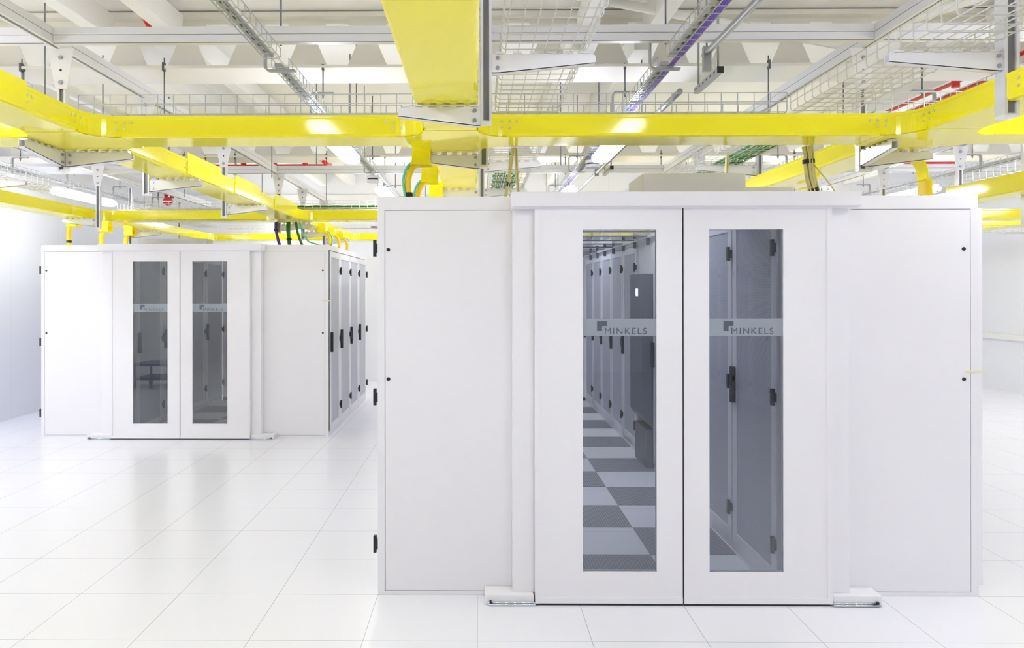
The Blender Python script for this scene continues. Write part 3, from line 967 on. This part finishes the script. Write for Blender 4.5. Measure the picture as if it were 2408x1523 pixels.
tag(MB().tube([(2.15, 4.86, 2.64), (2.20, 4.86, 2.58), (2.27, 4.87, 2.50), (2.33, 4.88, 2.41)], .004, 6).build('loose_cable', M['cream']), 'single loose cream cable curving away from the thick bundle', 'cable')
bundle([(1.98, 6.0, 2.9), (1.97, 6.0, 2.7), (1.965, 6.0, 2.52), (1.96, 6.0, 2.405)], 6, .012, .006, 'cream', 'cream cable bundle farther back behind the white roof box', ties=((2, .02),))
bundle([(-2.62, 9.85, 2.72), (-2.62, 9.85, 2.62), (-2.60, 9.85, 2.52), (-2.57, 9.85, 2.405)], 7, .014, .008, 'dpurple', 'purple cable bundle dropping to the far enclosure roof', ties=((1, .026), (3, .026)))
bundle([(-2.46, 9.85, 2.72), (-2.46, 9.85, 2.6), (-2.45, 9.85, 2.5), (-2.44, 9.85, 2.405)], 8, .018, .010, 'dgreen', 'thick green cable bundle dropping to the far enclosure roof', ties=((2, .034),))
bundle([(-2.36, 9.85, 2.72), (-2.34, 9.85, 2.6), (-2.31, 9.85, 2.5), (-2.27, 9.85, 2.405)], 5, .014, .009, 'dgreen', 'thinner green cable bundle dropping right of the thick green one')
bundle([(-2.3, 9.8, 2.72), (-2.26, 9.8, 2.55), (-2.18, 9.8, 2.46), (-2.0, 9.8, 2.408)], 3, .008, .005, 'turq', 'turquoise cables sweeping onto the far enclosure roof')

# ------------------------------------------------------------------ slim light trays, hangers, lamps
SZ = 3.25
SX = ((-5.5, 'side-wall'), (-3.7, 'far-aisle'), (-1.25, 'corridor'), (1.2, 'near-aisle'), (3.6, 'right-hand'), (5.9, 'far-right'))
for x, n2 in SX:
    for ya, yb2, sn in ((1.0, 4.6, 'nearest'), (4.8, 13.6, 'farther')):
        t = thing('slim_wire_tray', (x, (ya + yb2) / 2, SZ), 'slim wire tray carrying the lamps along the %s line, %s stretch' % (n2, sn), 'wire tray', 'slim wire trays')
        b = MB()
        n = int((yb2 - ya) / .1)
        for i in range(n + 1):
            a = ya + (yb2 - ya) * i / n
            b.tube([(x - .055, a, SZ + .06), (x - .055, a, SZ + .01), (x - .045, a, SZ), (x + .045, a, SZ), (x + .055, a, SZ + .01), (x + .055, a, SZ + .06)], .003, 4)
        for s, zz in ((-.055, .06), (.055, .06), (-.05, .004), (.05, .004), (0, .004)):
            b.tube([(x + s, ya, SZ + zz), (x + s, yb2, SZ + zz)], .003, 4)
        b.build('wire_mesh', M['zinc'], t)
        rail = MB().box(x - .036, x + .012, ya, yb2, SZ + .008, SZ + .03).build('slotted_rail', M['galv'], t)
        sl = MB()
        for i in range(int((yb2 - ya) / .11)):
            a = ya + .05 + i * .11
            sl.box(x - .018, x - .006, a, a + .045, SZ + .0072, SZ + .0082)
        sl.build('slots', M['black'], rail)
    if n2 in ('near-aisle', 'corridor'):
        m2 = 'purple' if n2 == 'near-aisle' else 'whitecable'
        b = MB()
        for dx in ((.022, .034, .045) if n2 == 'near-aisle' else (.03,)):
            b.tube(line((x + dx, 1.1, SZ + .012), (x + dx, 13.5, SZ + .012), 30), .006, 6)
        tag(b.build('tray_cable', M[m2]), ('purple cables lying along the slim tray above the near aisle' if m2 == 'purple' else 'white cable lying along the slim corridor tray'), 'cable')

def hanger(x, y, ztop, kind, label, clamp=False):
    t = thing('tray_hanger', (x, y, SZ), label, 'hanger', 'tray hangers')
    za = SZ + .185
    r = .03
    xv = x - .10 if kind == 'C' else x + .09
    s = 1 if kind == 'C' else -1
    # swept U-section arm
    path = [(xv + s * .19, za)] + [(xv + s * r - s * r * math.sin(a), za - r + r * math.cos(a)) for a in [PI / 2 * i / 5 for i in range(6)]]
    path += [(xv + s * r - s * r * math.cos(a), SZ - .012 + r - r * math.sin(a)) for a in [PI / 2 * i / 5 for i in range(6)]]
    if kind == 'C':
        path += [(xv + s * .19, SZ - .012)]
    else:
        path += [(xv + s * .17, SZ - .012)]
    b = MB()
    w = .02
    k = len(path)
    n = len(b.v)
    nr = []
    for i, (u, z) in enumerate(path):
        a, c = path[max(0, i - 1)], path[min(k - 1, i + 1)]
        dx, dz = c[0] - a[0], c[1] - a[1]
        l = math.hypot(dx, dz) or 1
        nr.append((-dz / l * .006, dx / l * .006))
    for i, (u, z) in enumerate(path):
        ox, oz = nr[i]
        b.v += [(u + ox, y - w, z + oz), (u + ox, y + w, z + oz), (u - ox, y + w, z - oz), (u - ox, y - w, z - oz)]
    for i in range(k - 1):
        for j in range(4):
            p, q = n + 4 * i + j, n + 4 * i + (j + 1) % 4
            b.f.append((p, q, q + 4, p + 4))
            b.s.append(False)
    b.f += [(n, n + 1, n + 2, n + 3), tuple(n + 4 * (k - 1) + j for j in (3, 2, 1, 0))]
    b.s += [False, False]
    b.build('bent_arm', M['galv'], t)
    xr = xv + s * .10
    MB().cyl((xr, y, za - .04), (xr, y, ztop), .006, 6).build('rod', M['rod'], t)
    MB().cyl((xr, y, za - .022), (xr, y, za - .008), .012, 6).build('nut', M['bolt'], t)
    if clamp:
        MB().box(xr - .009, xr + .009, y - .012, y + .012, ztop - .035, ztop + .01).build('beam_clamp', M['groove_grey'], t)
    return t
ys = (4.82, 6.14, 7.45, 9.06, 10.28, 11.6, 13.0)
for x, n2 in SX:
    kind = 'J' if x in (3.6, 5.9) else 'C'
    for i, y in enumerate(ys):
        if x == -3.7 and i == 0:
            continue
        fl = abs(y - 6.14) < .05 or abs(y - 10.28) < .05
        hanger(x, y, 3.66 if fl else ZDECK, kind, 'grey bent steel hanger on a rod, %s line, %s one back' % (n2, ORD[i]), fl)

def lamp(x, y0, label):
    t = thing('ceiling_lamp', (x, y0, 3.08), label, 'lamp', 'long batten lamps')
    L, w = 1.55, .085
    def ring(hw, z, e):
        pts = []
        for cx2, cyy, a0 in ((x + hw - .05, y0 + L - e - .05, 0), (x - hw + .05, y0 + L - e - .05, PI / 2), (x - hw + .05, y0 + e + .05, PI), (x + hw - .05, y0 + e + .05, 1.5 * PI)):
            for i in range(5):
                a = a0 + PI / 2 * i / 4
                pts.append((cx2 + .05 * math.cos(a), cyy + .05 * math.sin(a), z))
        return pts
    b = MB()
    rings = [ring(w, 3.145, 0), ring(w, 3.11, 0), ring(w - .008, 3.09, .008), ring(w - .022, 3.08, .022)]
    k = 20
    for rg in rings:
        b.v += rg
    for i in range(3):
        for j in range(k):
            b.f.append((i * k + j, i * k + (j + 1) % k, (i + 1) * k + (j + 1) % k, (i + 1) * k + j))
            b.s.append(True)
    b.f += [tuple(range(k)), tuple(3 * k + j for j in range(k))]
    b.s += [False, False]
    b.build('diffuser', M['lamp'], t)
    MB().box(x - .05, x + .05, y0 + .03, y0 + L - .03, 3.146, 3.175).build('housing', M['bracket'], t)
    for yy in (y0 + .3, y0 + L - .3):
        MB().box(x - .012, x + .012, yy - .012, yy + .012, 3.175, SZ).build('stem', M['galv'], t)
    return t
lrow = {-5.45: 'side-wall line', -1.23: 'corridor line', 1.21: 'near-aisle line', 5.85: 'far-right line', 8.4: 'added right-wall line'}  # right-wall line is added off view to brighten the right side
for x, n2 in lrow.items():
    for y, n3 in ((-2.2, 'added behind the viewer'), (1.55, 'overhead by the viewer'), (5.92, 'level with the near doors'), (9.70, 'level with the far doors'), (12.9, 'added deepest in the room')):  # rearmost and deepest lamps are added, unseen, to even out the light
        if (x == -5.45 and y > 10) or (x == 8.4 and y > 10) or (y == -2.2 and -2 < x < 6):
            continue
        lamp(x, y, 'glowing white batten lamp on the %s, %s' % (n2, n3))
lamp(-3.65, 13.3, 'glowing white batten lamp behind the far enclosure')
lamp(3.6, 9.70, 'glowing white batten lamp added on the right line, level with the far doors')  # hidden lamp added to balance the light on the right
lamp(-6.2, 7.3, 'glowing white batten lamp added out of view close against the side wall')  # unseen lamp added to brighten the side wall
lamp(-3.5, 3.15, 'glowing white batten lamp added on the far-aisle line, just before the near cross beam')  # out-of-view fill lamp added for the far enclosure and floor
lamp(3.6, 3.15, 'glowing white batten lamp added on the right line, just before the near cross beam')  # unseen fill lamp added for the right side
lamp(-5.45, 3.9, 'glowing white batten lamp added on the side-wall line, just before the near cross beam')  # lamp added out of view to light the far enclosure front



# ------------------------------------------------------------------ rods hanging from the beams
for i, (x, y, zb, fl) in enumerate(((-2.55, 6.15, 3.13, 1), (-3.72, 6.15, 3.12, 1), (2.36, 6.15, 3.10, 1), (-2.5, 9.2, 3.2, 0), (-1.55, 7.3, 3.05, 0), (-1.28, 8.6, 3.3, 0), (.82, 7.4, 3.05, 0), (-1.1, 6.9, 3.2, 0),
                                   (-3.1, 5.4, 3.13, 0), (-4.0, 10.3, 3.1, 1), (-3.3, 10.3, 3.0, 1), (-.7, 10.3, 3.06, 1), (.45, 10.3, 3.0, 1), (2.5, 10.3, 3.0, 1), (-2.05, 10.3, 3.05, 1), (4.3, 10.3, 3.1, 1))):
    t = thing('hanging_rod', (x, y, zb), 'thin grey threaded rod hanging from the %s, %s of its kind' % ('beam flange' if fl else 'roof deck', ORD[i] if i < 14 else ('last but one', 'last')[i - 14]), 'rod', 'threaded hanging rods')
    MB().cyl((x, y, zb), (x, y, (3.73 if fl else ZDECK)), .005, 6).build('rod', M['rod'], t)
    if fl:
        MB().box(x - .009, x + .009, y - .026, y + .008, 3.62, 3.69).build('beam_clamp', M['groove_grey'], t)

# conduit and hanging channel at the upper right
t = thing('conduit', (1.42, 5, 3.45), 'grey steel conduit descending away above the near aisle tray', 'pipe')
MB().tube([(1.50, 2.6, 3.38), (1.50, 5.0, 3.38)], .022, 10).build('pipe', M['galv'], t)
MB().tube([(1.50, 5.6, 3.30), (1.50, 13.0, 3.30)], .022, 10).build('pipe', M['galv'], t)
for yy in (4.95, 6.9, 9.5):
    MB().box(1.475, 1.525, yy - .02, yy + .02, 3.26, 3.42).build('pipe_clip', M['galv'], t)
    MB().cyl((1.50, yy, 3.40), (1.50, yy, ZDECK), .006, 6).build('rod', M['rod'], t)
for y, s in ((5.05, 'nearest'), (9.1, 'farther')):
    t = thing('channel_support', (1.62, y, 3.28), 'short slotted steel channel with black end cap hanging right of the purple cables, %s one' % s, 'bracket')
    ch = MB().box(1.60, 1.64, y, y + .55, 3.28, 3.32).build('channel', M['galv'], t)
    MB().box(1.598, 1.642, y - .004, y, 3.278, 3.322).build('end_cap', M['black'], t)
    sl = MB()
    for i in range(6):
        sl.box(1.599, 1.6005, y + .05 + i * .085, y + .085 + i * .085, 3.294, 3.306)
    sl.build('slots', M['black'], ch)
    MB().cyl((1.62, y + .05, 3.32), (1.62, y + .05, ZDECK), .009, 8).build('rod', M['galv'], t)
    MB().cyl((1.62, y + .5, 3.32), (1.62, y + .5, ZDECK), .009, 8).build('rod', M['galv'], t)

# smoke heads under the trays
for x, y, s in ((1.215, 7.95, 'near-aisle'), (-1.235, 9.0, 'corridor')):
    t = thing('smoke_detector', (x, y, 3.1), 'round white detector head under the slim %s tray' % s, 'detector')
    MB().cyl((x, y, 3.16), (x, y, 3.19), .075, 20).build('base', M['detector'], t)
    MB().cyl((x, y, 3.145), (x, y, 3.16), .06, 20).build('gap_ring', M['black'], t)
    MB().cyl((x, y, 3.115), (x, y, 3.145), .075, 20).build('head', M['detector'], t)
    MB().cyl((x, y, 3.19), (x, y, SZ), .02, 10).build('stem', M['detector'], t)

# ------------------------------------------------------------------ red sprinkler pipes
def pipe(pts, r, label, fit=()):
    t = thing('sprinkler_pipe', pts[0], label, 'pipe', 'red sprinkler pipes')
    MB().tube(pts, r, 8).build('pipe', M['red'], t)
    for f in fit:
        MB().cyl((f[0], f[1], f[2] - .05), (f[0], f[1], f[2] + .05), r + .018, 8).build('fitting', M['red'], t)
    MB().cyl((pts[0][0], pts[0][1], pts[0][2]), (pts[0][0], pts[0][1], ZDECK), .006, 6).build('rod', M['rod'], t)
    return t
pipe([(-4.15, 11.0, 3.645), (-2.12, 11.0, 3.645)], .022, 'red sprinkler pipe crossing behind the second cross beam left of the lamps', [(x, 11.0, 3.66) for x in (-3.9, -3.4, -2.95, -2.5)])
pipe([(-2.12, 10.97, 3.645), (-2.13, 10.5, 3.615)], .026, 'short red sprinkler branch coming forward from the crossing pipe')
pipe([(4.40, 3.5, 3.74), (4.40, 8.3, 3.74)], .018, 'red sprinkler pipe running away at the right, upper of two', [(4.40, y, 3.74) for y in (5.8, 7.0)])
pipe([(4.50, 3.5, 3.68), (4.50, 8.3, 3.68)], .018, 'red sprinkler pipe running away at the right, lower of two', [(4.50, y, 3.68) for y in (6.4,)])
pipe([(6.2, 11.4, 3.72), (7.3, 11.4, 3.72)], .024, 'red sprinkler pipe crossing far right behind the long beam', [(6.6, 11.4, 3.73)])
for dx, s in ((0, 'left'), (.085, 'right')):
    pipe([(-2.74 + dx, 6.15, 4.10), (-2.60 + dx, 6.0, 3.92)], .02, 'short red pipe stub above the nearest cross beam, %s of a pair' % s)
    pipe([(-5.36 + dx * 1.2, 13.0, 3.9), (-5.36 + dx * 1.2, 13.0, 3.42)], .03, 'upright red sprinkler pipe above the far enclosure, %s of a pair' % s)
t = thing('alarm_valve', (-5.31, 12.95, 3.3), 'round red alarm valve at the foot of the upright red pipes', 'valve')
MB().cyl((-5.31, 12.92, 3.36), (-5.31, 12.98, 3.36), .075, 16).build('body', M['red'], t)
MB().box(-5.385, -5.235, 12.912, 12.92, 3.352, 3.362).build('band', M['signwhite'], t)

# exit sign
t = thing('exit_sign', (-5.85, 13.45, 2.91), 'green and white emergency exit sign hanging above the far enclosure', 'sign')
MB().box(-6.02, -5.62, 13.45, 13.49, 2.91, 3.10).build('panel', M['signwhite'], t)
b = MB()
b.box(-5.985, -5.80, 13.446, 13.45, 2.93, 3.08)
b.build('green_field', M['signgreen'], t)
b = MB()
b.box(-5.77, -5.655, 13.446, 13.45, 2.93, 3.08)
b.build('door_field', M['signgreen'], t)
b = MB()
def limb(p, q, w):
    dx, dz = q[0] - p[0], q[1] - p[1]
    l = math.hypot(dx, dz)
    nx, nz = -dz / l * w, dx / l * w
    b.quad((p[0] + nx, 13.444, p[1] + nz), (p[0] - nx, 13.444, p[1] - nz), (q[0] - nx, 13.444, q[1] - nz), (q[0] + nx, 13.444, q[1] + nz))
cxx, czz = -5.90, 3.00
limb((cxx, czz + .035), (cxx + .012, czz - .012), .011)
limb((cxx + .012, czz - .012), (cxx + .045, czz - .02), .008)
limb((cxx + .045, czz - .02), (cxx + .04, czz - .055), .007)
limb((cxx + .01, czz - .012), (cxx - .012, czz - .04), .008)
limb((cxx - .012, czz - .04), (cxx - .05, czz - .045), .007)
limb((cxx, czz + .03), (cxx + .04, czz + .02), .006)
limb((cxx, czz + .03), (cxx - .035, czz + .012), .006)
b.prism(arc(cxx + .004, czz + .055, .014, 0, 2 * PI * 11 / 12, 11), 'y', 13.4435, 13.4455)
b.build('running_figure', M['signwhite'], t)
b = MB()
b.prism([(-5.735, 3.005), (-5.71, 3.03), (-5.71, 3.015), (-5.675, 3.015), (-5.675, 2.995), (-5.71, 2.995), (-5.71, 2.98)], 'y', 13.4435, 13.4455)
b.build('arrow', M['signwhite'], t)
for xx in (-5.95, -5.69):
    MB().cyl((xx, 13.47, 3.10), (xx, 13.47, ZDECK), .005, 6).build('rod', M['rod'], t)

# cart mirrored in the far glass
t = thing('trolley', (-6.05, 4.2, 0), 'low blue trolley on castors, seen only mirrored in the far left glass', 'trolley')
MB().box(-6.4, -5.7, 3.8, 4.6, .42, .47).build('deck', M['blue'], t, bevel=.01)
MB().box(-6.4, -5.7, 3.8, 4.6, .16, .20).build('shelf', M['blue'], t, bevel=.01)
for xx in (-6.37, -5.73):
    for yy in (3.83, 4.57):
        MB().box(xx - .015, xx + .015, yy - .015, yy + .015, .13, .45).build('leg', M['blue'], t)
        MB().cyl((xx - .02, yy, .065), (xx + .02, yy, .065), .065, 16).build('castor', M['black'], t)
